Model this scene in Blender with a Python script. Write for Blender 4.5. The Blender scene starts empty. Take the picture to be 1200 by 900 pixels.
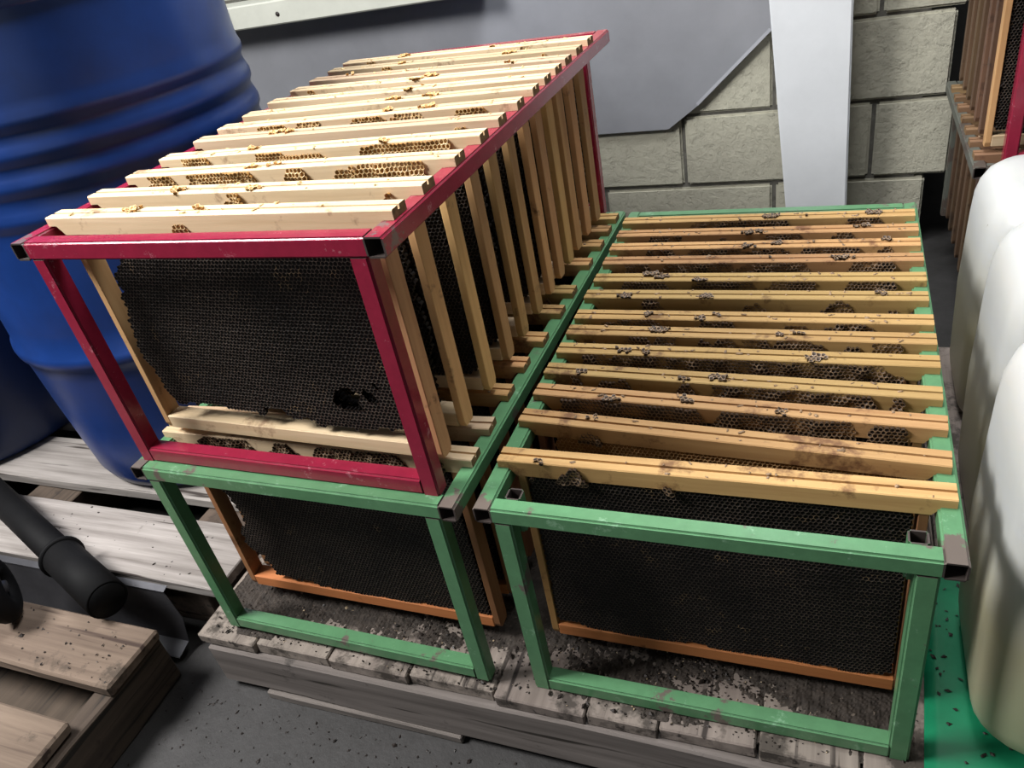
import bpy, bmesh, math, random
import numpy as np
from mathutils import Matrix, Vector, Euler
random.seed(7); rng = np.random.default_rng(7)
scene = bpy.context.scene
COL = scene.collection
O = 0.4525            # height of the green rack tops above the floor
PT = 0.125            # pallet deck height

# ------------------------------------------------------------------ camera
cam = bpy.data.cameras.new('camera'); cam.sensor_width = 36; cam.lens = 918.28 / 1200 * 36
cam.clip_start = 0.01
co = bpy.data.objects.new('camera', cam); COL.objects.link(co)
co.location = (0.3679, -0.5796, 0.5959 + O)
co.rotation_euler = Euler((0.98569, 0.17609, 0.34089), 'XYZ')
scene.camera = co

# ------------------------------------------------------------------ world, lights, exposure
w = bpy.data.worlds.new('world'); scene.world = w; w.use_nodes = True
bg = w.node_tree.nodes['Background']; bg.inputs[0].default_value = (0.80, 0.90, 1.0, 1); bg.inputs[1].default_value = 0.05

def area(name, loc, target, size, energy, color, size_y=None):
    l = bpy.data.lights.new(name, 'AREA'); l.energy = energy; l.color = color; l.size = size
    l.shape = 'RECTANGLE'; l.size_y = size_y or size
    o = bpy.data.objects.new(name, l); COL.objects.link(o); o.location = loc
    d = Vector(target) - Vector(loc); o.rotation_euler = d.to_track_quat('-Z', 'Y').to_euler()
    return o
area('left_front_lamp', (-1.70, -0.55, 2.25), (-0.3, 0.2, 0.7), 0.8, 86, (1.0, 0.985, 0.97), 0.8)  # unseen lamp added left-front, close in to make the red rack brightest
area('skylight', (0.15, 0.70, 2.68), (0.3, 0.8, 0.5), 0.8, 46, (0.97, 0.985, 1.0), 0.8)
area('doorway_daylight', (0.2, -3.1, 1.3), (0.0, 0.5, 0.7), 2.2, 5, (0.93, 0.97, 1.0), 2.0)
vs = scene.view_settings
vs.view_transform = 'Standard'; vs.look = 'None'; vs.exposure = 0.45; vs.gamma = 1.0
vs.use_curve_mapping = False

# ------------------------------------------------------------------ materials
def new_mat(name, rough=0.6, metal=0.0, spec=0.5):
    m = bpy.data.materials.new(name); m.use_nodes = True
    nt = m.node_tree; b = nt.nodes['Principled BSDF']
    b.inputs['Roughness'].default_value = rough; b.inputs['Metallic'].default_value = metal
    b.inputs['Specular IOR Level'].default_value = spec
    return m, nt, b
def coords(nt, scale=(1, 1, 1), world=False):
    t = nt.nodes.new('ShaderNodeTexCoord'); mp = nt.nodes.new('ShaderNodeMapping')
    mp.inputs['Scale'].default_value = scale
    oi = nt.nodes.new('ShaderNodeObjectInfo'); vm = nt.nodes.new('ShaderNodeVectorMath'); vm.operation = 'SCALE'
    vm.inputs[0].default_value = (37, 19, 53); nt.links.new(oi.outputs['Random'], vm.inputs['Scale'])
    nt.links.new(vm.outputs[0], mp.inputs['Location'])
    nt.links.new(t.outputs['Object'], mp.inputs['Vector'])
    return mp.outputs[0]
def noise(nt, vec, scale, detail=4, rough=0.6):
    n = nt.nodes.new('ShaderNodeTexNoise'); n.inputs['Scale'].default_value = scale
    n.inputs['Detail'].default_value = detail; n.inputs['Roughness'].default_value = rough
    nt.links.new(vec, n.inputs['Vector']); return n.outputs['Fac']
def ramp(nt, fac, stops):
    r = nt.nodes.new('ShaderNodeValToRGB'); e = r.color_ramp.elements
    while len(e) < len(stops): e.new(0.5)
    for i, (p, c) in enumerate(stops):
        e[i].position = p; e[i].color = (c, c, c, 1) if isinstance(c, (int, float)) else (*c, 1)
    nt.links.new(fac, r.inputs[0]); return r.outputs[0]
def mix(nt, fac, a, b, mode='MIX'):
    n = nt.nodes.new('ShaderNodeMix'); n.data_type = 'RGBA'; n.blend_type = mode
    for s, v in ((n.inputs[0], fac), (n.inputs[6], a), (n.inputs[7], b)):
        if hasattr(v, 'links') or hasattr(v, 'is_output'): nt.links.new(v, s)
        else: s.default_value = v if isinstance(v, (int, float)) else (*v, 1)
    return n.outputs[2]
def bump(nt, b, h, strength=0.3, dist=0.002):
    n = nt.nodes.new('ShaderNodeBump'); n.inputs['Strength'].default_value = strength
    n.inputs['Distance'].default_value = dist
    nt.links.new(h, n.inputs['Height']); nt.links.new(n.outputs[0], b.inputs['Normal'])

def wood(name, c1, c2, axis='x', stain=(0.10, 0.05, 0.025), stain_lo=0.60, rough=0.62, grain=1.0, crack=None, vary=0.35):
    m, nt, b = new_mat(name, rough, 0, 0.35)
    s = {'x': (3, 70, 70), 'y': (70, 3, 70), 'z': (70, 70, 3)}[axis]
    v = coords(nt, tuple(k * grain for k in s)); v2 = coords(nt, (1, 1, 1))
    g = noise(nt, v, 1.0, 6, 0.65)
    col = ramp(nt, g, [(0.28, c1), (0.72, c2)])
    st = noise(nt, v2, 16, 5, 0.7)
    col = mix(nt, ramp(nt, st, [(stain_lo, 0.0), (stain_lo + 0.10, 0.85)]), col, stain)
    if crack:
        cv = coords(nt, tuple(k * grain * 1.6 for k in s))
        cn = noise(nt, cv, 1.0, 3, 0.5)
        col = mix(nt, ramp(nt, cn, [(0.33, 1.0), (0.40, 0.0)]), col, crack)
    oi = nt.nodes.new('ShaderNodeObjectInfo')
    mr = nt.nodes.new('ShaderNodeMapRange'); mr.inputs[3].default_value = 1 - vary; mr.inputs[4].default_value = 1 + vary * 0.25
    nt.links.new(oi.outputs['Random'], mr.inputs[0])
    hs = nt.nodes.new('ShaderNodeHueSaturation'); nt.links.new(col, hs.inputs['Color']); nt.links.new(mr.outputs[0], hs.inputs['Value'])
    fr = nt.nodes.new('ShaderNodeMath'); fr.operation = 'MULTIPLY'; fr.inputs[1].default_value = 7.31; nt.links.new(oi.outputs['Random'], fr.inputs[0])
    f2 = nt.nodes.new('ShaderNodeMath'); f2.operation = 'FRACT'; nt.links.new(fr.outputs[0], f2.inputs[0])
    mh = nt.nodes.new('ShaderNodeMapRange'); mh.inputs[3].default_value = 0.5 - 0.045 * vary; mh.inputs[4].default_value = 0.5 + 0.02 * vary
    nt.links.new(f2.outputs[0], mh.inputs[0]); nt.links.new(mh.outputs[0], hs.inputs['Hue'])
    nt.links.new(hs.outputs[0], b.inputs['Base Color'])
    bump(nt, b, g, 0.35, 0.0012)
    return m
def paint(name, c, steel=(0.10, 0.085, 0.08), thr=0.66, rough=0.34, light=None, worn=False):
    m, nt, b = new_mat(name, rough, 0, 0.5)
    v = coords(nt)
    n1 = noise(nt, v, 14, 6, 0.7); n2 = noise(nt, v, 45, 4, 0.7)
    col = ramp(nt, n2, [(0.3, tuple(k * 0.82 for k in c)), (0.7, c)])
    if light: col = mix(nt, ramp(nt, noise(nt, v, 30, 6, 0.8), [(0.60, 0.0), (0.66, 0.7)]), col, light)
    if worn:
        tc = nt.nodes.new('ShaderNodeTexCoord'); sx = nt.nodes.new('ShaderNodeSeparateXYZ'); nt.links.new(tc.outputs['Object'], sx.inputs[0])
        mr = nt.nodes.new('ShaderNodeMapRange'); nt.links.new(sx.outputs[1], mr.inputs[0])
        mr.inputs[1].default_value = 0.0; mr.inputs[2].default_value = 0.055; mr.inputs[3].default_value = 0.22; mr.inputs[4].default_value = 0.0
        ad = nt.nodes.new('ShaderNodeMath'); nt.links.new(n1, ad.inputs[0]); nt.links.new(mr.outputs[0], ad.inputs[1]); n1 = ad.outputs[0]
    chip = ramp(nt, n1, [(thr, 0.0), (thr + 0.03, 1.0)])
    col = mix(nt, chip, col, steel)
    nt.links.new(col, b.inputs['Base Color'])
    bump(nt, b, n2, 0.25, 0.001)
    return m
def plain(name, c, rough=0.5, metal=0.0, spec=0.5, var=0.25, scale=20, bmp=0.0, dark=None, dthr=0.62):
    m, nt, b = new_mat(name, rough, metal, spec)
    v = coords(nt); n = noise(nt, v, scale, 6, 0.65)
    col = ramp(nt, n, [(0.3, tuple(k * (1 - var) for k in c)), (0.7, tuple(min(1, k * (1 + var * 0.5)) for k in c))])
    if dark: col = mix(nt, ramp(nt, noise(nt, v, scale * 2.3, 6, 0.75), [(dthr, 0.0), (dthr + 0.05, 0.9)]), col, dark)
    nt.links.new(col, b.inputs['Base Color'])
    if bmp: bump(nt, b, n, bmp, 0.003)
    return m

M = {}
M['wood_pale'] = wood('pale_frame_wood', (0.56, 0.40, 0.23), (0.76, 0.60, 0.40), 'x', (0.26, 0.15, 0.09), 0.59, vary=0.3)
M['wood_honey'] = wood('honey_frame_wood', (0.43, 0.25, 0.09), (0.60, 0.39, 0.155), 'x', (0.16, 0.075, 0.03), 0.56, vary=0.38)
M['side_pale'] = wood('pale_side_wood', (0.55, 0.31, 0.125), (0.74, 0.47, 0.21), 'z', (0.12, 0.06, 0.03), 0.60, vary=0.45)
M['side_honey'] = wood('honey_side_wood', (0.27, 0.13, 0.05), (0.40, 0.21, 0.08), 'z', (0.10, 0.05, 0.02), 0.58, vary=0.45)
M['side_old'] = wood('old_side_wood', (0.085, 0.05, 0.028), (0.17, 0.10, 0.055), 'z', (0.05, 0.03, 0.02), 0.55, vary=0.4)
M['wood_old'] = wood('old_bar_wood', (0.17, 0.10, 0.05), (0.30, 0.185, 0.09), 'x', (0.10, 0.05, 0.03), 0.55)
M['end_grain'] = plain('grimy_end_grain', (0.22, 0.135, 0.065), 0.8, 0, 0.2, 0.5, 120)
M['wood_orange'] = wood('orange_bar_wood', (0.46, 0.17, 0.05), (0.60, 0.25, 0.08), 'x', (0.10, 0.04, 0.02), 0.64, vary=0.2)
M['red'] = paint('red_paint', (0.30, 0.018, 0.048), (0.16, 0.10, 0.10), 0.68, 0.20, (0.50, 0.20, 0.24))
M['green'] = paint('green_paint', (0.105, 0.26, 0.125), (0.13, 0.105, 0.09), 0.62, 0.28, (0.24, 0.42, 0.27))
M['green_worn'] = paint('green_paint_worn_ends', (0.105, 0.26, 0.125), (0.13, 0.105, 0.09), 0.62, 0.28, (0.24, 0.42, 0.27), True)
M['red_worn'] = paint('red_paint_worn_ends', (0.30, 0.018, 0.048), (0.16, 0.10, 0.10), 0.69, 0.20, (0.50, 0.20, 0.24), True)
M['weathered_green'] = paint('weathered_green_paint', (0.10, 0.105, 0.088), (0.07, 0.055, 0.045), 0.52, 0.5)
M['bare'] = plain('bare_steel_tube_inside', (0.06, 0.045, 0.04), 0.7, 0.2)
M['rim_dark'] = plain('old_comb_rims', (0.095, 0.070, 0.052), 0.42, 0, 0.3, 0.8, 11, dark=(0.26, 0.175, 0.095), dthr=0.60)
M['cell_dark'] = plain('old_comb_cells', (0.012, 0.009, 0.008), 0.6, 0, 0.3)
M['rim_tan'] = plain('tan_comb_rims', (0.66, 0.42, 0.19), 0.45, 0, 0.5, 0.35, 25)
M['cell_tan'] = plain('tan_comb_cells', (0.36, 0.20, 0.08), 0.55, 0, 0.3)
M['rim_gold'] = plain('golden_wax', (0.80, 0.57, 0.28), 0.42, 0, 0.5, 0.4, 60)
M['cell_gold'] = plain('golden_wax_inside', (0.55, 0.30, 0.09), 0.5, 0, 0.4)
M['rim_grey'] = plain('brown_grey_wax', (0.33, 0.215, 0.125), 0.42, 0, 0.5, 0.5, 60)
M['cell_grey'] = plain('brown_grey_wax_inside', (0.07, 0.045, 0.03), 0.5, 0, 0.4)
M['blue'] = plain('blue_drum_plastic', (0.005, 0.031, 0.16), 0.34, 0, 0.5, 0.35, 5, dark=(0.10, 0.16, 0.30), dthr=0.70)
M['navy'] = plain('navy_drum_plastic', (0.006, 0.02, 0.075), 0.4, 0, 0.5, 0.3, 5)
M['black'] = plain('black_plastic', (0.004, 0.004, 0.0045), 0.7, 0, 0.15, 0.3)
M['post'] = plain('white_post_paint', (0.66, 0.68, 0.70), 0.4, 0, 0.4, 0.08, 6, dark=(0.30, 0.29, 0.27), dthr=0.74)
M['sill'] = plain('white_sill_paint', (0.50, 0.51, 0.45), 0.5, 0, 0.4, 0.12, 8, dark=(0.20, 0.19, 0.16), dthr=0.75)
M['sheet'] = plain('dull_galvanised_sheet', (0.38, 0.39, 0.425), 0.33, 0.45, 0.5, 0.18, 3)
M['tin'] = plain('dark_tin', (0.10, 0.10, 0.11), 0.35, 0.7, 0.5, 0.3, 12)
M['ceiling'] = plain('ceiling_boards', (0.10, 0.10, 0.10), 0.8, 0, 0.2)
M['sidewall'] = plain('painted_side_wall', (0.13, 0.13, 0.125), 0.85, 0, 0.2, 0.2, 8)
M['debris'] = plain('dark_wax_crumbs', (0.022, 0.015, 0.012), 0.55, 0, 0.5, 0.5, 90)
M['dirt'] = plain('dark_wax_dust', (0.050, 0.040, 0.033), 0.8, 0, 0.3, 0.6, 60, 0.5, dark=(0.15, 0.12, 0.095), dthr=0.60)
M['crumb'] = plain('pale_wax_crumbs', (0.52, 0.40, 0.26), 0.5, 0, 0.4, 0.4, 90)
M['tarp'] = plain('green_plastic_sheet', (0.008, 0.20, 0.09), 0.35, 0, 0.5, 0.25, 10, 0.15)
M['plank'] = wood('weathered_plank_x', (0.16, 0.14, 0.125), (0.46, 0.425, 0.395), 'x', (0.10, 0.085, 0.075), 0.66, 0.85, 0.7, (0.05, 0.04, 0.035), 0.2)
M['plank_y'] = wood('weathered_plank_y', (0.17, 0.14, 0.12), (0.33, 0.28, 0.24), 'y', (0.045, 0.037, 0.03), 0.50, 0.85, 0.7, (0.05, 0.04, 0.035), 0.25)
M['stringer'] = wood('weathered_stringer_x', (0.11, 0.095, 0.085), (0.25, 0.22, 0.20), 'x', (0.05, 0.045, 0.04), 0.60, 0.85, 0.6, (0.03, 0.025, 0.02), 0.15)
M['stringer_y'] = wood('brown_stringer_y', (0.05, 0.037, 0.028), (0.115, 0.085, 0.062), 'y', (0.04, 0.03, 0.025), 0.60, 0.85, 0.6, (0.03, 0.025, 0.02), 0.15)
M['plank_warm'] = wood('worn_plank_x', (0.085, 0.06, 0.042), (0.26, 0.20, 0.145), 'x', (0.07, 0.055, 0.04), 0.58, 0.85, 0.45, (0.06, 0.04, 0.03), 0.25)

def block_mat():
    m, nt, b = new_mat('painted_concrete_block', 0.85, 0, 0.25)
    v = coords(nt)
    n1 = noise(nt, v, 3.5, 4); n2 = noise(nt, v, 55, 8, 0.7); n3 = noise(nt, v, 22, 6, 0.75)
    col = ramp(nt, n1, [(0.3, (0.345, 0.33, 0.265)), (0.7, (0.435, 0.42, 0.335))])
    col = mix(nt, ramp(nt, n2, [(0.27, 0.7), (0.36, 0.0)]), col, (0.10, 0.09, 0.08))
    nt.links.new(col, b.inputs['Base Color'])
    h = mix(nt, 0.45, ramp(nt, n2, [(0.30, 0.0), (0.50, 1.0)]), ramp(nt, n3, [(0.35, 0.0), (0.62, 1.0)])); bump(nt, b, h, 0.6, 0.005)
    return m
M['block'] = block_mat()
M['mortar'] = plain('dark_mortar', (0.12, 0.115, 0.10), 0.95, 0, 0.1, 0.4, 60, 0.4)
def floor_mat():
    m, nt, b = new_mat('stained_concrete_floor', 0.62, 0, 0.4)
    v = coords(nt)
    col = ramp(nt, noise(nt, v, 4, 8, 0.7), [(0.3, (0.016, 0.015, 0.014)), (0.7, (0.050, 0.048, 0.048))])
    col = mix(nt, ramp(nt, noise(nt, v, 60, 5, 0.7), [(0.64, 0.0), (0.70, 0.8)]), col, (0.02, 0.018, 0.016))
    nt.links.new(col, b.inputs['Base Color']); bump(nt, b, noise(nt, v, 80, 6, 0.7), 0.4, 0.003)
    return m
M['floor'] = floor_mat()
def can_mat():
    m, nt, b = new_mat('translucent_white_plastic', 0.34, 0, 0.5)
    v = coords(nt)
    col = ramp(nt, noise(nt, v, 4, 4), [(0.3, (0.46, 0.47, 0.46)), (0.7, (0.52, 0.53, 0.525))])
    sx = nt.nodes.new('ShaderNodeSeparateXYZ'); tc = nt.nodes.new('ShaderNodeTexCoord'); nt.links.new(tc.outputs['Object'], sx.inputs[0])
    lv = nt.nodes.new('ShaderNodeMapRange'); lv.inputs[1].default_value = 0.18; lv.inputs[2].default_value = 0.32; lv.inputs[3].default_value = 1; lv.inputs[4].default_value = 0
    nt.links.new(sx.outputs[2], lv.inputs[0]); col = mix(nt, lv.outputs[0], col, (0.38, 0.355, 0.235))   # olive towards the bottom, shade painted into the colour
    col = mix(nt, ramp(nt, noise(nt, v, 70, 3, 0.6), [(0.74, 0.0), (0.77, 0.8)]), col, (0.16, 0.13, 0.09))
    nt.links.new(col, b.inputs['Base Color'])
    b.inputs['Subsurface Weight'].default_value = 0.35
    b.inputs['Subsurface Radius'].default_value = (0.04, 0.035, 0.025); b.inputs['Subsurface Scale'].default_value = 1.0
    return m
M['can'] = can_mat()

# ------------------------------------------------------------------ helpers
def obj(name, me, mat=None, parent=None, loc=(0, 0, 0), rot=(0, 0, 0)):
    o = bpy.data.objects.new(name, me); COL.objects.link(o)
    o.location = loc; o.rotation_euler = rot
    if parent: o.parent = parent
    if mat is not None and me is not None:
        if len(me.materials) == 0: me.materials.append(M[mat])
        else:
            o.material_slots[0].link = 'OBJECT'; o.material_slots[0].material = M[mat]
    return o
def tag(o, label, cat, group=None):
    o['label'] = label; o['category'] = cat
    if group: o['group'] = group
    return o
def thing(name, label, cat, loc=(0, 0, 0), rz=0, group=None):
    o = bpy.data.objects.new(name, None); COL.objects.link(o); o.empty_display_size = 0.05
    o.location = loc; o.rotation_euler = (0, 0, rz); return tag(o, label, cat, group)
def struct(o): o['kind'] = 'structure'; return o
def mesh(name, verts, faces, smooth=False):
    me = bpy.data.meshes.new(name); me.from_pydata([tuple(v) for v in verts], [], [tuple(f) for f in faces]); me.update()
    if smooth: me.polygons.foreach_set('use_smooth', [True] * len(me.polygons))
    return me
def bm_mesh(bm, name, smooth=False):
    bmesh.ops.recalc_face_normals(bm, faces=bm.faces)
    me = bpy.data.meshes.new(name); bm.to_mesh(me); bm.free()
    if smooth: me.polygons.foreach_set('use_smooth', [True] * len(me.polygons))
    return me
def box_mesh(name, x0, x1, y0, y1, z0, z1, bev=0.0, jit=0.0, seg=1, cut=0):
    bm = bmesh.new(); bmesh.ops.create_cube(bm, size=1)
    for v in bm.verts:
        v.co = Vector((x0 if v.co.x < 0 else x1, y0 if v.co.y < 0 else y1, z0 if v.co.z < 0 else z1))
    if cut:
        ax = max(range(3), key=lambda i: (x1 - x0, y1 - y0, z1 - z0)[i])
        es = [e for e in bm.edges if abs((e.verts[0].co - e.verts[1].co)[ax]) > 1e-6]
        bmesh.ops.subdivide_edges(bm, edges=es, cuts=cut, use_grid_fill=True)
    if jit:
        for v in bm.verts: v.co += Vector([random.uniform(-jit, jit) for _ in range(3)])
    if bev: bmesh.ops.bevel(bm, geom=[e for e in bm.edges if e.calc_face_angle(0) > 0.6], offset=bev, segments=seg, affect='EDGES')
    return bm_mesh(bm, name)
def tube_mesh(name, axis, length, t, wall=0.002):
    """square hollow tube from 0 to length along axis, cross-section 0..t"""
    prof_o = [(0, 0), (t, 0), (t, t), (0, t)]; prof_i = [(wall, wall), (t - wall, wall), (t - wall, t - wall), (wall, t - wall)]
    def pt(a, p):
        return {'x': (a, p[0], p[1]), 'y': (p[0], a, p[1]), 'z': (p[0], p[1], a)}[axis]
    V = [pt(a, p) for a in (0, length) for pr in (prof_o, prof_i) for p in pr]
    F = []; mi = []
    for i in range(4):
        j = (i + 1) % 4
        F.append((i, j, 8 + j, 8 + i)); mi.append(0)
        F.append((4 + j, 4 + i, 12 + i, 12 + j)); mi.append(1)
        F.append((j, i, 4 + i, 4 + j)); mi.append(1)
        F.append((8 + i, 8 + j, 12 + j, 12 + i)); mi.append(1)
    bm = bmesh.new(); vs_ = [bm.verts.new(v) for v in V]
    for f, k in zip(F, mi): bm.faces.new([vs_[i] for i in f]).material_index = k
    out = [e for e in bm.edges if all(v.index % 8 < 4 for v in e.verts)]
    bm.verts.index_update()
    long_e = [e for e in bm.edges if (e.verts[0].index < 8) != (e.verts[1].index < 8) and e.verts[0].index % 8 < 4]
    bmesh.ops.bevel(bm, geom=long_e, offset=0.0026, segments=3, affect='EDGES')
    return bm_mesh(bm, name)
def lathe(name, prof, n=64, smooth=True):
    V = []; F = []
    for r, z in prof:
        for k in range(n):
            a = 2 * math.pi * k / n; V.append((r * math.cos(a), r * math.sin(a), z))
    for i in range(len(prof) - 1):
        for k in range(n):
            k2 = (k + 1) % n; F.append((i * n + k, i * n + k2, (i + 1) * n + k2, (i + 1) * n + k))
    return mesh(name, V, F, smooth)
def pipe(name, p0, p1, r, n=24, wall=0.004):
    """open pipe between two points, in world coordinates relative to p0"""
    p0 = Vector(p0); p1 = Vector(p1); d = p1 - p0; L = d.length
    me = lathe(name, [(r - wall, 0), (r, 0), (r, L), (r - wall, L), (r - wall, 0)], n, True)
    me.transform(d.to_track_quat('Z', 'Y').to_matrix().to_4x4())
    return me

# ------------------------------------------------------------------ room shell
fl = struct(obj('floor', box_mesh('floor', -3.2, 2.4, -3.2, 2.6, -0.1, 0), 'floor'))
struct(obj('ceiling', box_mesh('ceiling', -3.2, 2.4, -3.2, 2.6, 2.75, 2.85), 'ceiling'))
struct(obj('wall_left', box_mesh('wall_left', -3.2, -3.05, -3.2, 2.6, 0, 2.75), 'sidewall'))
struct(obj('wall_right', box_mesh('wall_right', 2.25, 2.4, -3.2, 2.6, 0, 2.75), 'sidewall'))
struct(obj('wall_recess', box_mesh('wall_recess', 0.3, 2.25, 2.3, 2.45, 0, 2.75), 'sidewall'))

YW = 1.62
WX0, WX1 = -3.05, 0.62
win = (-1.45, -0.55, O + 0.40, O + 1.25)          # window opening over the sill
bm = bmesh.new()
def bmbox(bm, x0, x1, y0, y1, z0, z1):
    vv = bmesh.ops.create_cube(bm, size=1)['verts']
    for v in vv: v.co = Vector((x0 if v.co.x < 0 else x1, y0 if v.co.y < 0 else y1, z0 if v.co.z < 0 else z1))
y0, y1 = YW + 0.008, YW + 0.16
bmbox(bm, WX0, win[0], y0, y1, 0, 2.75); bmbox(bm, win[1], WX1 - 0.06, y0, y1, 0, 2.75)
bmbox(bm, win[0], win[1], y0, y1, 0, win[2]); bmbox(bm, win[0], win[1], y0, y1, win[3], 2.75)
wall = struct(obj('wall_back', bm_mesh(bm, 'wall_back'), 'mortar'))
full = box_mesh('block_full', -0.236, 0.236, -0.02, 0.02, -0.0965, 0.0965, 0.006, 0.0012, 2)
zc0 = O - 0.055 - 0.2012 * 2                       # centre line reference: joint at O-0.055
k = -2
z = O - 0.055 + k * 0.2012
while z < 2.7:
    off = 0.211 if k % 2 == 0 else -0.029          # vertical joints
    if z + 0.2012 > 0.0:
        zt = min(z + 0.2012, 2.75); zb = max(z, 0.0)
        n = math.floor((WX0 - off) / 0.482)
        xl = off + n * 0.482
        end = WX1 + (0.02 if k % 2 else 0.0) - (0.03 if k <= -2 else 0)
        while xl < end - 0.02:
            a, b_ = max(xl, WX0), min(xl + 0.482, end)
            if b_ - a > 0.03:
                segs = [(a, b_)]
                if zt > win[2] + 0.02 and zb < win[3] - 0.02:
                    segs = []
                    if a < win[0]: segs.append((a, min(b_, win[0])))
                    if b_ > win[1]: segs.append((max(a, win[1]), b_))
                for s0, s1 in segs:
                    if s1 - s0 < 0.03: continue
                    cx, cz = (s0 + s1) / 2, (zb + zt) / 2
                    if abs(s1 - s0 - 0.482) < 0.002 and abs(zt - zb - 0.2012) < 0.002: me = full
                    else:
                        hx, hz = (s1 - s0) / 2 - 0.005, (zt - zb) / 2 - 0.004
                        me = box_mesh('block_cut', -hx, hx, -0.02, 0.02, -hz, hz, 0.006, 0.001, 2)
                    obj('block', me, 'block', wall, (cx, YW + 0.02 + random.uniform(-0.0015, 0.0015), cz))
            xl += 0.482
    z += 0.2012; k += 1

# tapered white steel post
zb, zt = 0.0, 2.75
lx = lambda z: 0.249 - (z - (O - 0.273)) * 0.085
rx = lambda z: 0.399 - (z - (O - 0.279)) * 0.0215
V = []
for z_ in (zb, zt):
    V += [(lx(z_), 1.50, z_), (rx(z_), 1.50, z_), (rx(z_), 1.615, z_), (lx(z_), 1.615, z_)]
bm = bmesh.new(); vs_ = [bm.verts.new(v) for v in V]
for f in ((0, 1, 5, 4), (1, 2, 6, 5), (2, 3, 7, 6), (3, 0, 4, 7), (4, 5, 6, 7), (3, 2, 1, 0)): bm.faces.new([vs_[i] for i in f])
bmesh.ops.bevel(bm, geom=list(bm.edges), offset=0.004, segments=2, affect='EDGES')
struct(obj('trim_1', bm_mesh(bm, 'post'), 'post'))
# window sill
sill = struct(obj('trim_2', box_mesh('sill', -1.75, -0.53, 1.50, 1.625, O + 0.334, O + 0.398, 0.004), 'sill'))
wf = struct(obj('window_1', None))
for nm, a in (('window_frame', (win[0], win[0] + 0.05, win[2], win[3])), ('window_frame', (win[1] - 0.05, win[1], win[2], win[3])),
              ('window_frame', (win[0] + 0.05, win[1] - 0.05, win[3] - 0.05, win[3])), ('window_frame', (win[0] + 0.05, win[1] - 0.05, win[2], win[2] + 0.04)),
              ('window_frame', ((win[0] + win[1]) / 2 - 0.02, (win[0] + win[1]) / 2 + 0.02, win[2] + 0.04, win[3] - 0.05))):
    obj(nm, box_mesh('wframe', a[0], a[1], YW + 0.05, YW + 0.11, a[2], a[3], 0.003), 'sill', wf)
# knot hole plug on the sill
obj('knot', lathe('knot', [(0, 0.0015), (0.006, 0.0015), (0.007, 0)], 14), 'debris', sill, (-1.14, 1.4995, O + 0.362), (math.pi / 2, 0, 0))

# clipped sheet of metal on the wall
sp = [(-1.9, O - 0.083), (-0.067, O - 0.083), (0.016, O - 0.025), (0.205, O + 0.145), (0.30, O + 0.235), (0.30, O + 0.331), (-1.9, O + 0.331)]
bm = bmesh.new()
fa = bm.faces.new([bm.verts.new((x, 1.56, z_)) for x, z_ in sp])
ex = bmesh.ops.extrude_face_region(bm, geom=[fa])
for g in ex['geom']:
    if isinstance(g, bmesh.types.BMVert): g.co.y += 0.004
sh = obj('metal_sheet', bm_mesh(bm, 'metal_sheet'), 'sheet', None, (0, -0.004, 0))
tag(sh, 'dull grey metal sheet with clipped corner fixed on the block wall', 'metal sheet')
sh.location = (0, 0.045, 0)
fa_, fb_ = Vector((0.016, 0, O - 0.025)), Vector((0.205, 0, O + 0.145)); dd = (fb_ - fa_).normalized(); nn = Vector((-dd.z, 0, dd.x)) * 0.008
V = [fa_ + Vector((0, 1.5575, 0)), fb_ + Vector((0, 1.5575, 0)), fb_ + nn + Vector((0, 1.5595, 0)), fa_ + nn + Vector((0, 1.5595, 0))]
V += [v + Vector((0, 0.002, 0)) for v in V]
obj('folded_edge', mesh('folded_edge', V, [(0, 1, 2, 3), (7, 6, 5, 4), (0, 4, 5, 1), (1, 5, 6, 2), (2, 6, 7, 3), (3, 7, 4, 0)]), 'sheet', sh)

# ------------------------------------------------------------------ honeycomb geometry
HEX = [(math.cos(math.radians(60 * i + 30)), math.sin(math.radians(60 * i + 30))) for i in range(6)]
def hex_cells(cu, cv, w0, depth, pitch, inner=0.84, bot=0.74):
    """cells with axis +w; w0 callable(u,v); returns verts (N*18,3) and face arrays, material index"""
    R = pitch / math.sqrt(3); hx = np.array(HEX)
    N = len(cu); V = np.zeros((N, 3, 6, 3))
    ou = cu[:, None] + R * hx[:, 0]; ov = cv[:, None] + R * hx[:, 1]
    iu = cu[:, None] + R * inner * hx[:, 0]; iv = cv[:, None] + R * inner * hx[:, 1]
    V[:, 0, :, 0], V[:, 0, :, 1] = ou, ov; V[:, 0, :, 2] = w0(ou, ov)
    V[:, 1, :, 0], V[:, 1, :, 1] = iu, iv; V[:, 1, :, 2] = w0(iu, iv)
    V[:, 2, :, 0] = cu[:, None] + R * bot * hx[:, 0]; V[:, 2, :, 1] = cv[:, None] + R * bot * hx[:, 1]
    V[:, 2, :, 2] = (w0(cu, cv) - depth)[:, None]
    quads = []; 
    for i in range(6):
        j = (i + 1) % 6
        quads += [(i, j, 6 + j, 6 + i), (6 + i, 6 + j, 12 + j, 12 + i)]
    quads = np.array(quads)                                   # 12 quads
    base = (np.arange(N) * 18)[:, None, None]
    Q = (base + quads[None]).reshape(-1, 4); qm = np.tile(np.array([0, 1] * 6), N)
    H = np.arange(N)[:, None] * 18 + np.arange(12, 18)[None]
    return V.reshape(-1, 3), Q, qm, H
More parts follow.
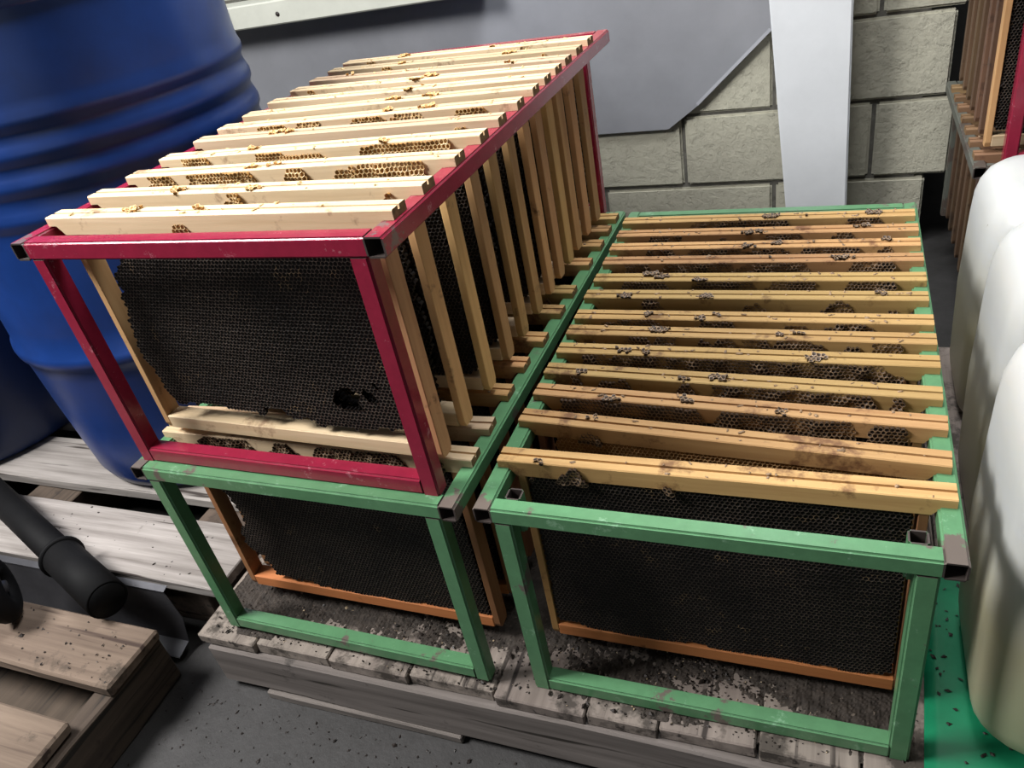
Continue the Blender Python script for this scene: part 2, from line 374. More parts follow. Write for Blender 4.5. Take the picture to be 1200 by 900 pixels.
def cells_mesh(name, parts):
    """parts: list of (V, Q, qm, H) already placed"""
    vo = 0; Vs, loops, starts, tot, mi = [], [], [], [], []
    ls = 0
    for V, Q, qm, H in parts:
        Vs.append(V); loops.append((Q + vo).ravel()); starts.append(ls + np.arange(len(Q)) * 4); tot.append(np.full(len(Q), 4)); mi.append(qm); ls += Q.size
        loops.append((H + vo).ravel()); starts.append(ls + np.arange(len(H)) * 6); tot.append(np.full(len(H), 6)); mi.append(np.ones(len(H), int)); ls += H.size
        vo += len(V)
    Vs = np.concatenate(Vs); loops = np.concatenate(loops); starts = np.concatenate(starts); tot = np.concatenate(tot); mi = np.concatenate(mi)
    me = bpy.data.meshes.new(name)
    me.vertices.add(len(Vs)); me.vertices.foreach_set('co', Vs.astype(np.float32).ravel())
    me.loops.add(len(loops)); me.loops.foreach_set('vertex_index', loops.astype(np.int32))
    me.polygons.add(len(starts)); me.polygons.foreach_set('loop_start', starts.astype(np.int32))
    me.polygons.foreach_set('material_index', mi.astype(np.int32))
    me.update(calc_edges=True); me.validate()
    return me
def grid(u0, u1, v0, v1, pitch):
    rows = int((v1 - v0) / (pitch * 0.866)); cols = int((u1 - u0) / pitch)
    r, c = np.mgrid[0:rows, 0:cols]
    u = u0 + (c + 0.5 + 0.5 * (r % 2)) * pitch; v = v0 + (r + 0.5) * pitch * 0.866
    return u.ravel(), v.ravel()
def smooth_noise(seed, n=7, f=40):
    g = np.random.default_rng(seed); ks = g.normal(0, f, (n, 2)); ph = g.uniform(0, 6.28, n)
    return lambda u, v: sum(np.sin(ks[i, 0] * u + ks[i, 1] * v + ph[i]) for i in range(n)) / math.sqrt(n)
def make_comb(name, mask, seed):
    """comb hanging in the x-z plane, cells opening to -y and +y"""
    parts = []
    for side in (1, -1):
        u, v = grid(-0.2105, 0.2095, -0.300, -0.021, 0.0054)
        u = u + rng.normal(0, 0.00012, len(u)); v = v + rng.normal(0, 0.00012, len(v))
        k = mask(u, v); u, v = u[k], v[k]
        sn = smooth_noise(seed + side, 7, 28); s2 = smooth_noise(seed + 9 + side, 5, 400)
        w0 = lambda a, b: 0.0105 + 0.0011 * sn(a, b) + 0.0004 * s2(a, b)
        dep = 0.0085 + rng.uniform(-0.0025, 0.0005, len(u))
        dep[rng.random(len(u)) < 0.02] = 0.0012
        V, Q, qm, H = hex_cells(u, v, w0, dep, 0.0054, 0.885)
        P = np.stack([V[:, 0], -side * V[:, 2], V[:, 1]], 1)
        if side == 1: pass
        else: Q, H = Q[:, ::-1], H[:, ::-1]
        parts.append((P, Q, qm, H))
    return cells_mesh(name, parts)
def edge_mask(seed, left=lambda v: -0.212, right=lambda v: 0.212, bottom=lambda u: -0.297, holes=()):
    sn = smooth_noise(seed, 6, 130)
    def f(u, v):
        j = 0.0035 * sn(u, v)
        k = (u > left(v) + j) & (u < right(v) + j) & (v > bottom(u) + j)
        for hx, hz, r in holes: k &= np.hypot(u - hx, (v - hz) * 1.05) > r + 3 * j
        return k
    return f
lin = lambda xs, ys: (lambda t: np.interp(t, xs, ys))
COMB = {
 'full': make_comb('comb_full', edge_mask(1, bottom=lambda u: -0.2965 + 0.010 * np.clip((np.abs(u) - 0.16) / 0.04, 0, 1)), 11),
 'torn': make_comb('comb_torn', edge_mask(2, left=lin([-0.30, -0.275, -0.245, -0.20, -0.15, -0.08, -0.055], [-0.155, -0.168, -0.192, -0.199, -0.194, -0.178, -0.15]),
                bottom=lambda u: -0.275 - 0.006 * np.sin(u * 14), holes=((0.118, -0.248, 0.017), (0.142, -0.238, 0.010), (-0.02, -0.268, 0.007))), 22),
 'ragged': make_comb('comb_ragged', edge_mask(3, left=lin([-0.30, -0.285, -0.24, -0.225, -0.20, -0.16, -0.13, -0.10, -0.03], [-0.135, -0.165, -0.176, -0.196, -0.199, -0.176, -0.178, -0.196, -0.200]),
                bottom=lambda u: -0.2965 + 0.010 * np.clip(-u * 6, 0, 1)), 33),
 'short': make_comb('comb_short', edge_mask(4, left=lambda v: -0.196 + 0.03 * np.clip((-v - 0.2) / 0.09, 0, 1), right=lambda v: 0.197 - 0.02 * np.clip((-v - 0.2) / 0.09, 0, 1),
                bottom=lambda u: -0.288 + 0.01 * np.sin(u * 22), holes=((-0.12, -0.21, 0.012),)), 44),
}
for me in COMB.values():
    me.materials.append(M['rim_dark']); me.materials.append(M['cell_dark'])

def make_burr(seed, amount, top_amount, hang=0.004):
    """scraps of burr comb on the front face and top of a top bar (bar half width .0135, top z=0)"""
    g = np.random.default_rng(seed); parts = []
    if amount > 0:
        u, v = grid(-0.205, 0.205, -0.022 - hang, -0.001, 0.0056)
        sn = smooth_noise(seed, 6, 55); s2 = smooth_noise(seed + 1, 4, 300)
        cov = np.clip((sn(u, 0 * u) + 3.4 * amount - 1.1) * 1.3, 0, 1.25)
        k = (v + 0.022 + hang) < (0.024 * cov + 0.0015 * s2(u, v)) * (cov > 0.12)
        u, v = u[k], v[k]
        if len(u):
            u = u + g.normal(0, 0.0003, len(u)); v = v + g.normal(0, 0.0003, len(v))
            hgt = smooth_noise(seed + 5, 4, 120)
            w0 = lambda a, b: 0.0135 + 0.0035 + 0.0022 * np.clip(hgt(a, b), -1, 1.6) + 0.0008 * s2(a, b)
            V, Q, qm, H = hex_cells(u, v, w0, np.full(len(u), 0.0048), 0.0056, 0.80, 0.72)
            parts.append((np.stack([V[:, 0], -V[:, 2], V[:, 1]], 1), Q, qm, H))
    for _ in range(top_amount):
        cx, cy = g.uniform(-0.2, 0.2), g.uniform(-0.012, 0.010); r = g.uniform(0.005, 0.014)
        u, v = grid(-0.02, 0.02, -0.012, 0.012, 0.0056)
        k = np.hypot(u / 1.7, v) + g.normal(0, 0.0015, len(u)) < r * 0.6
        u, v = u[k], v[k]
        if not len(u): continue
        s2 = smooth_noise(int(g.integers(1e6)), 4, 350)
        w0 = lambda a, b: 0.0028 + 0.0013 * s2(a, b)
        V, Q, qm, H = hex_cells(u, v, w0, np.full(len(u), 0.0032), 0.0056, 0.78, 0.70)
        V = V + np.array([cx, cy, 0]); k2 = np.clip(V[:, 1], -0.0165, 0.0165); V[:, 1] = k2
        parts.append((V, Q, qm, H))
    nc = 26 if top_amount >= 3 else 14
    C8 = np.array([(x, y, z) for z in (-0.3, 1) for x, y in ((-1, -1), (1, -1), (1, 1), (-1, 1))]) * 1.0
    V = np.zeros((nc * 8, 3))
    for q in range(nc):
        sc = g.uniform(0.0007, 0.0021); a = g.uniform(0, 6.28); ca, sa = math.cos(a), math.sin(a)
        P = C8 * sc * np.array([g.uniform(.8, 2.6), g.uniform(.5, 1), g.uniform(.5, 1.2)]) * g.uniform(0.55, 1.2, (8, 1))
        V[q * 8:q * 8 + 8] = np.stack([P[:, 0] * ca - P[:, 1] * sa, P[:, 0] * sa + P[:, 1] * ca, P[:, 2]], 1) + np.array([g.uniform(-.225, .225), g.uniform(-.0115, .0115), 0])
    b8 = np.arange(nc)[:, None] * 8
    Q = np.concatenate([b8 + np.array(f)[None] for f in ((4, 5, 6, 7), (0, 1, 5, 4), (1, 2, 6, 5), (2, 3, 7, 6), (3, 0, 4, 7))])
    parts.append((V, Q, np.zeros(len(Q), int), np.zeros((0, 6), int)))
    me = cells_mesh('burr_comb', parts)
    return me

# ------------------------------------------------------------------ hive frame meshes
def top_bar_mesh(L=0.2445, wd=0.0135):
    st = [(-L, -0.0108), (-L + 0.0125, -0.0108), (-0.2225, -0.022), (0.2225, -0.022), (L - 0.0125, -0.0108), (L, -0.0108)]
    c = 0.0012; V = []; F = []
    for x, zb in st:
        V += [(x, y, z) for y, z in [(-wd, zb), (-wd, -c), (-wd + c, 0), (-0.0021, 0), (-0.0018, -0.0045), (0.0012, -0.0045), (0.0015, 0), (wd - c, 0), (wd, -c), (wd, zb)]]
    n = 10
    for i in range(len(st) - 1):
        for k in range(n):
            k2 = (k + 1) % n; F.append((i * n + k2, i * n + k, (i + 1) * n + k, (i + 1) * n + k2))
    nf = len(F); F.append(tuple(range(n))); F.append(tuple(reversed(range((len(st) - 1) * n, len(st) * n))))
    bm = bmesh.new(); vv = [bm.verts.new(v) for v in V]
    for q, f in enumerate(F): bm.faces.new([vv[i] for i in f]).material_index = int(q >= nf)
    return bm_mesh(bm, 'top_bar')
def side_bar_mesh():
    # broad shoulder at the top narrowing below, bevelled foot; x 0..0.010
    pr = [(-0.0165, -0.0112), (-0.0165, -0.075), (-0.0132, -0.088), (-0.0132, -0.308), (-0.0095, -0.3165), (0.0095, -0.3165), (0.0132, -0.308), (0.0132, -0.088), (0.0165, -0.075), (0.0165, -0.0112)]
    pr = [(max(-0.0128, min(0.0128, y * 0.92)), z) for y, z in pr]
    bm = bmesh.new(); fa = bm.faces.new([bm.verts.new((0, y, z)) for y, z in pr])
    ex = bmesh.ops.extrude_face_region(bm, geom=[fa])
    for g in ex['geom']:
        if isinstance(g, bmesh.types.BMVert): g.co.x = 0.010
    bmesh.ops.bevel(bm, geom=list(bm.edges), offset=0.0008, segments=1, affect='EDGES')
    return bm_mesh(bm, 'side_bar')
TB, SB = top_bar_mesh(), side_bar_mesh()
BB = box_mesh('bottom_bar', -0.2113, 0.2113, -0.0125, 0.0125, -0.3155, -0.2955, 0.001)
for me, k in ((TB, 'wood_pale'), (TB, 'end_grain'), (SB, 'side_pale'), (BB, 'wood_orange')): me.materials.append(M[k])
def slot_mat(o, *keys):
    for i, k in enumerate(keys):
        o.material_slots[i].link = 'OBJECT'; o.material_slots[i].material = M[k]
ORD = ['first', 'second', 'third', 'fourth', 'fifth', 'sixth', 'seventh', 'eighth', 'ninth', 'tenth', 'eleventh', 'twelfth', 'thirteenth']
FN = [0]
def hive_frame(label, group, xl, yl, xr, yr, ztop, style, comb='full', tan=False, burr=0.3, tops=2):
    """front top edge of the top bar runs from (xl,yl) to (xr,yr)"""
    FN[0] += 1
    a = math.atan2(yr - yl, xr - xl); cx, cy = (xl + xr) / 2, (yl + yr) / 2 + 0.0135
    t = thing('hive_frame', label, 'hive frame', (cx, cy, ztop), a, group)
    tb, sb, bb = {'pale': ('wood_pale', 'side_pale', 'wood_pale'), 'honey': ('wood_honey', 'side_honey', 'wood_orange'), 'old': ('wood_old', 'side_old', 'wood_old'), 'mixed': ('wood_pale', 'side_honey', 'wood_orange')}[style]
    bar = o = obj('top_bar', TB, None, t); slot_mat(o, tb)
    for x in (-0.2215, 0.2115):
        o = obj('side_bar', SB, None, t, (x, 0, 0)); slot_mat(o, sb)
    o = obj('bottom_bar', BB, None, t); slot_mat(o, bb)
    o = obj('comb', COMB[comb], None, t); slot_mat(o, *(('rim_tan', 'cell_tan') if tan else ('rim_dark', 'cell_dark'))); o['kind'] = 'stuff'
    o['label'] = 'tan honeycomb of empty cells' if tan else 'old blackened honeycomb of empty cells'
    me = make_burr(1000 + FN[0] * 7, burr, tops)
    if me:
        kk = ('rim_gold', 'cell_gold') if style in ('pale', 'mixed') and FN[0] != 14 else ('rim_grey', 'cell_grey')
        me.materials.append(M[kk[0]]); me.materials.append(M[kk[1]])
        o = obj('burr_comb', me, None, bar); o['kind'] = 'stuff'
        o['label'] = 'scraps of golden wax cells' if kk[0] == 'rim_gold' else 'scraps of brown wax cells'
    return t

# ------------------------------------------------------------------ racks
T = 0.0222; LEG = 0.0223; H = 0.3275
def rack(name, label, loc, rz, W, D, mat, group=None, back_inset=0.0, sockets=True, back_x=None, front_x=None):
    """origin at the front left corner on the ground; top at z=H"""
    t = thing(name, label, 'rack', loc, rz, group)
    def part(nm, me, l):
        o = obj(nm, me, None, t, l)
        me.materials.append(M[mat]); me.materials.append(M['bare']); return o
    side = tube_mesh('side_rail', 'y', D, T)
    side.materials.append(M[mat + '_worn'] if mat + '_worn' in M else M[mat]); side.materials.append(M['bare'])
    obj('side_rail', side, None, t, (0, 0, H - T))
    o = obj('side_rail', side, None, t, (W - T, 0, H - T))
    cr = tube_mesh('cross_rail', 'x', W - 2 * T, T)
    part('cross_rail', cr, (T, 0, H - T)); obj('cross_rail', cr, None, t, (T, D - T, H - T))
    lg = tube_mesh('leg', 'z', H - T, T); part('leg', lg, (front_x or LEG, 0, 0))
    for x, y in ((W - LEG - T, 0), (back_x or LEG, D - T - back_inset), (W - (back_x or LEG) - T, D - T - back_inset)): obj('leg', lg, None, t, (x, y, 0))
    # short hangers join the inset back legs to the side rails
    br = tube_mesh('bottom_rail', 'x', W - LEG - (front_x or LEG) - 2 * T, T); part('bottom_rail', br, ((front_x or LEG) + T, 0, 0)); br2 = tube_mesh('bottom_rail', 'x', W - 2 * (back_x or LEG) - 2 * T, T); part('bottom_rail', br2, ((back_x or LEG) + T, D - T - back_inset, 0))
    if back_inset > T:
        cb = tube_mesh('brace', 'x', W - 2 * T, T * 0.98); part('brace', cb, (T, D - T - back_inset + 0.0002, H - T * 0.99))
    if sockets:
        so = tube_mesh('corner_socket', 'z', 0.05, 0.019); part('corner_socket', so, (T + 0.0095, T, H - 0.052)); obj('corner_socket', so, None, t, (W - T - 0.0285, T, H - 0.052))
    return t
zG, zL = PT, PT + 0.0067
rack('steel_rack', 'green steel rack beside the white jerrycans with nothing stacked on it', (0, 0, zG), 0, 0.5, 0.838, 'green')
rack('steel_rack', 'green steel rack standing underneath the red rack', (-0.5167, -0.004, zL), -0.0133, 0.5, 0.838, 'green', sockets=False)
rack('steel_rack', 'red steel rack stacked on the green rack beside blue drum', (-0.5286, 0.013, zL + H), -0.0152, 0.5095, 0.838, 'red', sockets=False, back_inset=0.012, back_x=0.036)

# frames of the right green rack: right end and left end of the front top edge
Gr = [(.494, .074), (.494, .125), (.495, .187), (.494, .243), (.496, .310), (.496, .362), (.496, .410), (.494, .474), (.495, .532), (.495, .595), (.494, .647), (.494, .701), (.492, .759)]
Gl = [.073, .153, .211, .262, .315, .366, .412, .476, .532, .594, .648, .703, .760]
burrG = [0.14, 0.10, 0.74, 0.58, 0.62, 0.58, 0.40, 0.25, 0.66, 0.72, 0.70, 0.50, 0.50]
n = len(Gr)
for i, ((x, y), yl) in enumerate(zip(Gr, Gl)):
    hive_frame('wooden hive frame, %s from the block wall, in the uncovered green rack beside jerrycans' % ORD[n - 1 - i], 'frames in the uncovered green rack',
               x - 0.487, yl, x, y, O + 0.011, 'honey', ['full', 'short', 'full', 'full', 'short'][i % 5], i == 1, burrG[i], 3 if i > 1 else 1)
Lr = [(-.022, .060), (-.023, .122), (-.024, .196), (-.024, .264), (-.017, .332), (-.015, .414), (-.014, .479), (-.013, .578), (-.011, .651), (-.012, .713), (-.011, .768)]
Ll = [.063, .099, .200, .270, .340, .420, .486, .584, .656, .718, .774]
n = len(Lr)
for i, ((x, y), yl) in enumerate(zip(Lr, Ll)):
    hive_frame('wooden hive frame, %s from the block wall, in the green rack under red rack' % ORD[n - 1 - i], 'frames in the green rack under the red rack',
               x - 0.487, yl, x, y, O + 0.0067 + 0.011, 'mixed' if i < 2 else 'honey', 'ragged' if i == 0 else 'full', False, [0.5, 0.1][i] if i < 2 else 0.25, 1)
Rr = [(-.021, .042), (-.018, .105), (-.012, .185), (-.014, .258), (-.013, .319), (-.009, .386), (-.006, .448), (-.004, .500), (-.004, .552), (-.004, .603), (-.004, .663), (-.003, .725)]
Rl = [.060, .126, .192, .257, .331, .387, .450, .520, .587, .648, .711, .766]
burrR = [0.12, 0.36, 0.55, 0.58, 0.22, 0.5, 0.25, 0.2, 0.2, 0.15, 0.15, 0.1]
n = len(Rr)
for i, ((x, y), yl) in enumerate(zip(Rr, Rl)):
    rc = -0.5286 + 0.25475 + 0.0152 * y; x = rc + 0.24725 + min(0.008, max(-0.008, x - 0.24725 - rc))
    hive_frame('wooden hive frame, %s from the block wall, hanging in red rack beside blue drum' % ORD[n - 1 - i], 'frames in the red rack beside the drum',
               x - 0.4945, yl, x, y, O + 0.0067 + H + 0.011, 'pale', 'torn' if i == 0 else ('short' if i % 3 == 1 else 'full'), False, burrR[i], 2)

# racks with frames against the wall end, behind the jerrycans
rack('steel_rack', 'weathered grey green rack behind the jerrycans under a second red rack', (0.600, 0.985, PT), 0, 0.5, 0.56, 'weathered_green', sockets=False, back_inset=0)
rack('steel_rack', 'red steel rack on the weathered rack behind the jerrycans', (0.592, 0.985, PT + H), 0, 0.5, 0.555, 'red', sockets=False, back_inset=0, back_x=0.075, front_x=0.052)
for i in range(7):
    y = 1.02 + i * 0.072
    hive_frame('wooden hive frame, %s from the block wall, in the weathered rack behind jerrycans' % ORD[6 - i], 'frames in the weathered rack', 0.608, y, 1.088, y, O + 0.011, 'old', 'full', False, 0.2, 2)
    hive_frame('wooden hive frame, %s from the block wall, in red rack behind jerrycans' % ORD[6 - i], 'frames in the red rack behind the jerrycans', 0.598, y + 0.004, 1.080, y + 0.004, O + H + 0.011, 'pale' if i == 0 else 'old', 'full', False, 0.1, 1)

# ------------------------------------------------------------------ pallets
def plank(parent, x0, x1, y0, y1, z0, z1, mat, name='plank', bev=0.002, jit=0.0015, cut=5):
    cx, cy, cz = (x0 + x1) / 2, (y0 + y1) / 2, (z0 + z1) / 2
    return obj(name, box_mesh(name, x0 - cx, x1 - cx, y0 - cy, y1 - cy, z0 - cz, z1 - cz, bev, jit, 1, cut), mat, parent, (cx, cy, cz))
def rel(t): return t
p = thing('wooden_pallet', 'weathered grey pallet under the two green racks', 'pallet', (0, 0, 0))
xs = [-0.549, -0.435, -0.30, -0.165, -0.03, 0.100, 0.195, 0.315, 0.43, 0.53, 0.65, 0.77, 0.89, 1.0]
for a, b_ in zip(xs[:-1], xs[1:]):
    plank(p, a, b_ - 0.003, -0.024 + random.uniform(-0.004, 0.004), 0.90, PT - 0.022, PT - 0.0012, 'plank_y', 'plank', 0.002, 0.001)
for y in (-0.033, 0.42, 0.84):
    plank(p, -0.535, 1.0, y, y + 0.055 if y > 0 else y + 0.04, 0.016, PT - 0.0235, 'stringer', 'stringer', 0.003, 0.0022, 9)
    plank(p, -0.45, -0.10, y - 0.004, y + 0.09, 0.0, 0.0155, 'stringer', 'runner', 0.002, 0.0008); plank(p, 0.0, 1.0, y + 0.01, y + 0.09, 0.0, 0.0155, 'stringer', 'runner', 0.002, 0.0008)
p = thing('wooden_pallet', 'pale weathered pallet carrying the blue drums', 'pallet', (0, 0, 0))
for a, b_, x1 in ((0.058, 0.205, -0.575), (0.256, 0.395, -0.60), (0.44, 0.57, -0.61), (0.61, 0.74, -0.61), (0.79, 0.92, -0.61)):
    plank(p, -2.0, x1, a, b_, PT - 0.022, PT, 'plank', 'plank', 0.002, 0.0011, 7)
for x in (-1.92, -1.24, -0.76):
    plank(p, x, x + 0.13, 0.075, 0.91, 0.018, PT - 0.0235, 'stringer_y', 'stringer', 0.002, 0.001)
    plank(p, x, x + 0.13, 0.075, 0.91, 0.0, 0.017, 'stringer_y', 'runner', 0.002, 0.0005)
p = thing('wooden_pallet', 'worn brown pallet on the bare concrete under the black pipe', 'pallet', (0, 0, 0))
for a, b_, x1 in ((-0.145, -0.032, -0.628), (-0.345, -0.207, -0.645), (-0.54, -0.40, -0.64), (-0.72, -0.60, -0.64)):
    plank(p, -1.75, x1, a, b_, PT - 0.024, PT - 0.002, 'plank_warm', 'plank', 0.004, 0.002, 7)
for a, b_ in ((-0.70, -0.55), (-0.46, -0.30), (-0.20, -0.05)):
    plank(p, -1.74, -0.675, a - 0.06, b_ + 0.03, 0.0, 0.018, 'stringer_y', 'runner', 0.002, 0.0005)
for x in (-0.672, -1.16, -1.68):
    plank(p, x, x + 0.038, -0.725, -0.034, 0.0 if x > -0.7 else 0.019, PT - 0.026, 'stringer_y', 'stringer', 0.003, 0.0015, 6)

# ------------------------------------------------------------------ drums
def drum(label, x, y, mat, ribs=True):
    t = thing('plastic_drum', label, 'drum', (x, y, PT))
    R = 0.304; zz = O - PT
    pr = [(0, 0.004), (0.21, 0.004), (0.245, 0.0), (0.262, 0.004), (0.274, 0.014), (0.281, 0.035), (0.286, 0.10), (0.293, 0.20), (0.297, zz - 0.045),
          (0.3005, zz - 0.018), (0.3065, zz - 0.010), (0.308, zz + 0.0), (0.3065, zz + 0.010), (0.301, zz + 0.018), (0.300, zz + 0.06), (0.301, zz + 0.22)]
    for rz in (0.262, 0.315, 0.362, 0.410):
        pr += [(0.2975, zz + rz - 0.020), (0.2985, zz + rz - 0.013), (0.3035, zz + rz - 0.004), (0.304, zz + rz + 0.006), (0.301, zz + rz + 0.016)]
    pr += [(0.300, zz + 0.44), (0.300, zz + 0.53), (0.296, zz + 0.555), (0.297, zz + 0.56), (0.308, zz + 0.565), (0.310, zz + 0.585), (0.300, zz + 0.59), (0.296, zz + 0.575), (0.27, zz + 0.570), (0, zz + 0.570)]
    body = obj('body', lathe('drum_body', pr, 96), mat, t)
    for a in (0.6, 3.7):
        obj('bung', lathe('bung', [(0.034, 0), (0.034, 0.014), (0.030, 0.018), (0.012, 0.018), (0.010, 0.012), (0, 0.012)], 24), 'black', body, (0.21 * math.cos(a), 0.21 * math.sin(a), zz + 0.570))
    return t
drum('bright blue ribbed plastic drum beside the red rack', -0.915, 0.536, 'blue')
drum('dark navy plastic drum beside the bright blue drum', -1.585, 0.455, 'navy')

# ------------------------------------------------------------------ jerrycans and the green sheet
def rrect(a, b, r, n=7):
    pts = []
    for cx, cy, s in ((a - r, b - r, 0), (-a + r, b - r, 90), (-a + r, -b + r, 180), (a - r, -b + r, 270)):
        for k in range(n):
            t = math.radians(s + 90 * k / (n - 1)); pts.append((cx + r * math.cos(t), cy + r * math.sin(t)))
    return pts
def can_mesh(a, b, h):
    V = []; F = []; rings = []
    prof = [(0.05, 0.0), (0.028, 0.002), (0.012, 0.010), (0.004, 0.024), (0.001, 0.045), (0.0, 0.08), (-0.003, h * 0.45), (0.0, h - 0.09), (0.002, h - 0.055), (0.007, h - 0.033), (0.015, h - 0.017), (0.027, h - 0.006), (0.045, h), (0.085, h + 0.002)]
    for ins, z in prof:
        ring = rrect(a - ins, b - ins, max(0.012, 0.062 - ins * 0.35)); rings.append(len(V)); n = len(ring); V += [(x, y, z) for x, y in ring]
    for i in range(len(prof) - 1):
        for k in range(n):
            k2 = (k + 1) % n; F.append((rings[i] + k, rings[i] + k2, rings[i + 1] + k2, rings[i + 1] + k))
    F.append(tuple(reversed(range(rings[0], rings[0] + n)))); F.append(tuple(range(rings[-1], rings[-1] + n)))
    return mesh('jerrycan_body', V, F, True)
def jerrycan(label, x0, y0, y1, h, rz=0):
    a, b = 0.145, (y1 - y0) / 2
    t = thing('jerrycan', label, 'jerrycan', (x0 + a, (y0 + y1) / 2, PT + 0.0015), rz, 'white jerrycans')
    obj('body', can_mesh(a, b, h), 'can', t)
    bm = bmesh.new()                                   # handle arch
    path = [(-0.03 + 0.10 * s, 0, h + 0.035 * math.sin(math.pi * min(1, max(0, s)) ) ** 0.5 - 0.004) for s in [i / 14 for i in range(15)]]
    V, F = [], []
    for x, y, z in path:
        V += [(x, 0.014 * math.cos(q), z + 0.009 * math.sin(q)) for q in [math.pi * 2 * i / 10 for i in range(10)]]
    for i in range(14):
        for k in range(10): F.append((i * 10 + k, i * 10 + (k + 1) % 10, (i + 1) * 10 + (k + 1) % 10, (i + 1) * 10 + k))
    bm.free(); obj('handle', mesh('handle', V, F, True), 'can', t)
    pr = [(0.026, 0), (0.026, 0.012), (0.030, 0.012), (0.030, 0.034), (0.027, 0.037), (0, 0.037)]
    obj('cap', lathe('cap', pr, 28), 'can', t, (-0.055, 0, h))
jerrycan('white plastic jerrycan on green sheet, farthest from the block wall', 0.540, 0.015, 0.275, 0.445)
jerrycan('white plastic jerrycan standing between two other jerrycans', 0.566, 0.315, 0.575, 0.430)
jerrycan('white plastic jerrycan closest to the weathered rack and block wall', 0.578, 0.615, 0.870, 0.405)
# green sheet under the jerrycans, slightly wrinkled
nx, ny = 26, 40; V = []; F = []
for j in range(ny + 1):
    for i in range(nx + 1):
        y = -0.16 + 0.50 * j / ny; x0 = 0.493 + 0.06 * (y + 0.01); x = x0 + (0.93 - x0) * i / nx
        edge = 1 if i == 0 or j in (0, ny) else 0
        z = PT + 0.0002 + (0.0006 * (1 + math.sin(x * 60 + y * 21) * math.sin(y * 40)) if x < 0.535 or y < -0.0 else 0)
        V.append((x, y, z))
for j in range(ny):
    for i in range(nx): F.append((j * (nx + 1) + i, j * (nx + 1) + i + 1, (j + 1) * (nx + 1) + i + 1, (j + 1) * (nx + 1) + i))
me = mesh('green_sheet', V, F, True)
gs = obj('plastic_sheet', me, 'tarp'); md = gs.modifiers.new('thick', 'SOLIDIFY'); md.thickness = 0.001; md.offset = 1
tag(gs, 'bright green plastic sheet under the white jerrycans', 'plastic sheet')

# ------------------------------------------------------------------ pipe, wheel, tin strip
t = thing('black_pipe', 'black plastic pipe with thicker sleeve resting across the pallets', 'pipe', (-1.065, 0.106, O - 0.288))
d = Vector((-0.725, -0.022, O - 0.292)) - Vector((-1.065, 0.106, O - 0.288))
s = d.normalized()
base = Vector((-1.065, 0.106, O - 0.288))
t.location = base - s * 0.20
me = pipe('pipe', (0, 0, 0), tuple(s * 0.50), 0.0275); obj('tube', me, 'black', t)
me = pipe('sleeve', (0, 0, 0), tuple(s * 0.185), 0.034, 28, 0.0045); sl = obj('sleeve', me, 'black', t, tuple(s * (0.20 + d.length - 0.185)))
me = pipe('flange', (0, 0, 0), tuple(s * 0.006), 0.039, 28, 0.011); obj('flange', me, 'black', sl, tuple(s * -0.003))
me = lathe('end_plug', [(0, 0), (0.030, 0), (0.030, 0.004), (0, 0.004)], 28); me.transform(s.to_track_quat('Z', 'Y').to_matrix().to_4x4()); obj('end_plug', me, 'black', sl, tuple(s * 0.182))
wh = thing('rubber_wheel', 'black rubber wheel resting on the worn brown pallet', 'wheel', (-0.928, -0.060, PT + 0.060), 0)
prof = []
for q in range(17):
    a = math.pi * 2 * q / 16; prof.append((0.040 + 0.022 * math.cos(a), 0.020 * math.sin(a)))
me = lathe('tyre', prof, 40); me.transform(Matrix.Rotation(math.pi / 2, 4, 'Y') @ Matrix.Identity(4)); me.transform(Matrix.Rotation(math.radians(50), 4, 'Z'))
obj('tyre', me, 'black', wh)
me = lathe('hub', [(0, -0.016), (0.010, -0.016), (0.012, -0.008), (0.024, -0.006), (0.024, 0.006), (0.012, 0.008), (0.010, 0.016), (0, 0.016)], 32)
me.transform(Matrix.Rotation(math.pi / 2, 4, 'Y')); me.transform(Matrix.Rotation(math.radians(50), 4, 'Z')); obj('hub', me, 'tin', wh)
# folded tin strip standing in the gap between the pallets
pr = [(0.052, O - 0.331), (0.040, O - 0.334), (0.040, O - 0.340), (0.030, O - 0.385), (0.018, O - 0.432), (-0.012, O - 0.440)]
V = []; F = []
for x in (-1.45, -0.655):
    for y, z in pr: V.append((x - (0.025 if (z > O - 0.35 and x > -1) else 0), y, z))
n = len(pr)
for i in range(n - 1): F.append((i, i + 1, n + i + 1, n + i))
ts = obj('tin_strip', mesh('tin_strip', V, F), 'tin'); md = ts.modifiers.new('thick', 'SOLIDIFY'); md.thickness = 0.0015
tag(ts, 'dark folded tin strip standing in the gap between two pallets', 'tin strip')

# ------------------------------------------------------------------ crumbs and debris (too many to count)
def crumbs(name, label, mat, n, place, smin, smax, flat=0.5):
    V = []; F = []
    for _ in range(n):
        x, y, z = place(); s = random.uniform(smin, smax) * (2.0 if random.random() < 0.06 else 1)
        m3 = Euler((random.uniform(-.5, .5), random.uniform(-.5, .5), random.uniform(0, 6.28))).to_matrix()
        b0 = len(V)
        for q in ((1, 0, 0), (-1, 0, 0), (0, .6, 0), (0, -.6, 0), (0, 0, flat), (0, 0, -flat)):
            v = m3 @ (Vector(q) * s * random.uniform(.6, 1.3)); V.append((x + v.x, y + v.y, max(z + v.z + s * flat * 0.5, z)))
        for a, b_, c in ((0, 2, 4), (2, 1, 4), (1, 3, 4), (3, 0, 4), (2, 0, 5), (1, 2, 5), (3, 1, 5), (0, 3, 5)): F.append((b0 + a, b0 + b_, b0 + c))
    o = obj(name, mesh(name, V, F), mat); o['kind'] = 'stuff'; o['label'] = label; o['category'] = 'debris'
    return o
dn = smooth_noise(77, 6, 14)
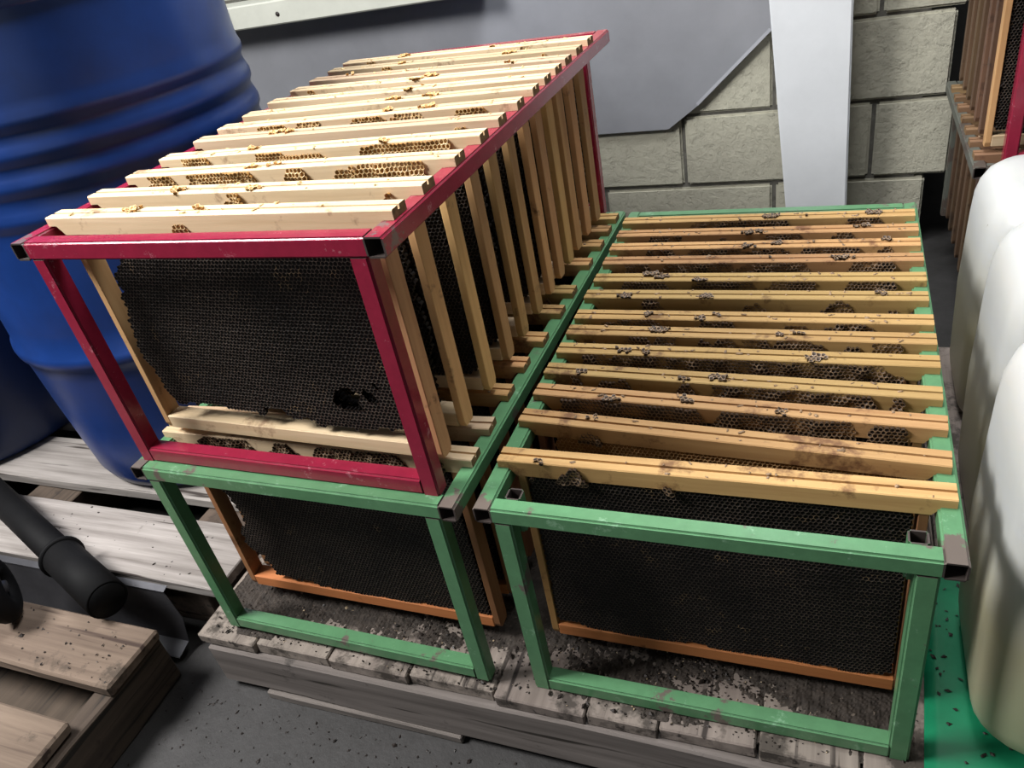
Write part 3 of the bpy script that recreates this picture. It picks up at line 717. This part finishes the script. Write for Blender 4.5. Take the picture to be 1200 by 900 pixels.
# trodden layer of dirt and wax dust on the deck
d1, d2 = smooth_noise(5, 7, 26), smooth_noise(6, 7, 160); d3 = smooth_noise(8, 7, 600)
nx, ny = 420, 270; gx = np.linspace(-0.54, 0.485, nx); gy = np.linspace(-0.012, 0.62, ny); GX, GY = np.meshgrid(gx, gy)
ramp_in = np.clip((GY - 0.015) / 0.05, -0.5, 1)
hh = 0.0022 * ramp_in + 0.0014 * d1(GX, GY) + 0.0010 * d2(GX, GY) + 0.0006 * d3(GX, GY) - 0.0007
hh = np.clip(hh, -0.004, 0.0075)
V = np.stack([GX.ravel(), GY.ravel(), (PT - 0.0012 + hh).ravel()], 1)
F = [(j * nx + i, j * nx + i + 1, (j + 1) * nx + i + 1, (j + 1) * nx + i) for j in range(ny - 1) for i in range(nx - 1)]
o = obj('dirt_layer', mesh('dirt_layer', V, F, False), 'dirt'); o['kind'] = 'stuff'; o['label'] = 'dark trodden wax dust and dirt covering the grey pallet under racks'; o['category'] = 'dirt'

def deck_spot():
    while True:
        x, y = random.uniform(-0.53, 0.49), (random.triangular(0.02, 0.5, 0.06) if random.random() < 0.93 else random.uniform(-0.018, 0.03))
        if dn(x, y) + random.uniform(-0.6, 0.9) > 0: return x, y, PT - 0.001
crumbs('wax_debris', 'dark wax crumbs and dead bees littering the grey pallet under racks', 'debris', 6000, deck_spot, 0.0008, 0.0028, 0.7)
crumbs('wax_crumbs', 'pale wax crumbs sprinkled on the grey pallet under racks', 'crumb', 420, deck_spot, 0.001, 0.0024, 0.6)
crumbs('sheet_debris', 'dark specks of wax lying on the bright green sheet', 'debris', 70, lambda: (random.uniform(0.505, 0.60), random.uniform(-0.1, 0.30), PT + 0.0022), 0.002, 0.005, 0.3)
def left_spot():
    r = random.random()
    if r < 0.5: return random.uniform(-1.15, -0.60), random.uniform(0.065, 0.20), PT
    return random.uniform(-1.05, -0.64), random.uniform(-0.14, -0.04), PT - 0.002
crumbs('plank_debris', 'dark specks scattered on the pallet planks near the black pipe', 'debris', 130, left_spot, 0.0012, 0.0035, 0.4)
crumbs('floor_debris', 'dark and crumbly dirt strewn on the concrete floor before the pallet', 'debris', 500, lambda: (random.uniform(-0.62, 0.2), random.triangular(-0.4, -0.04, -0.06), 0.0), 0.001, 0.0035, 0.4)
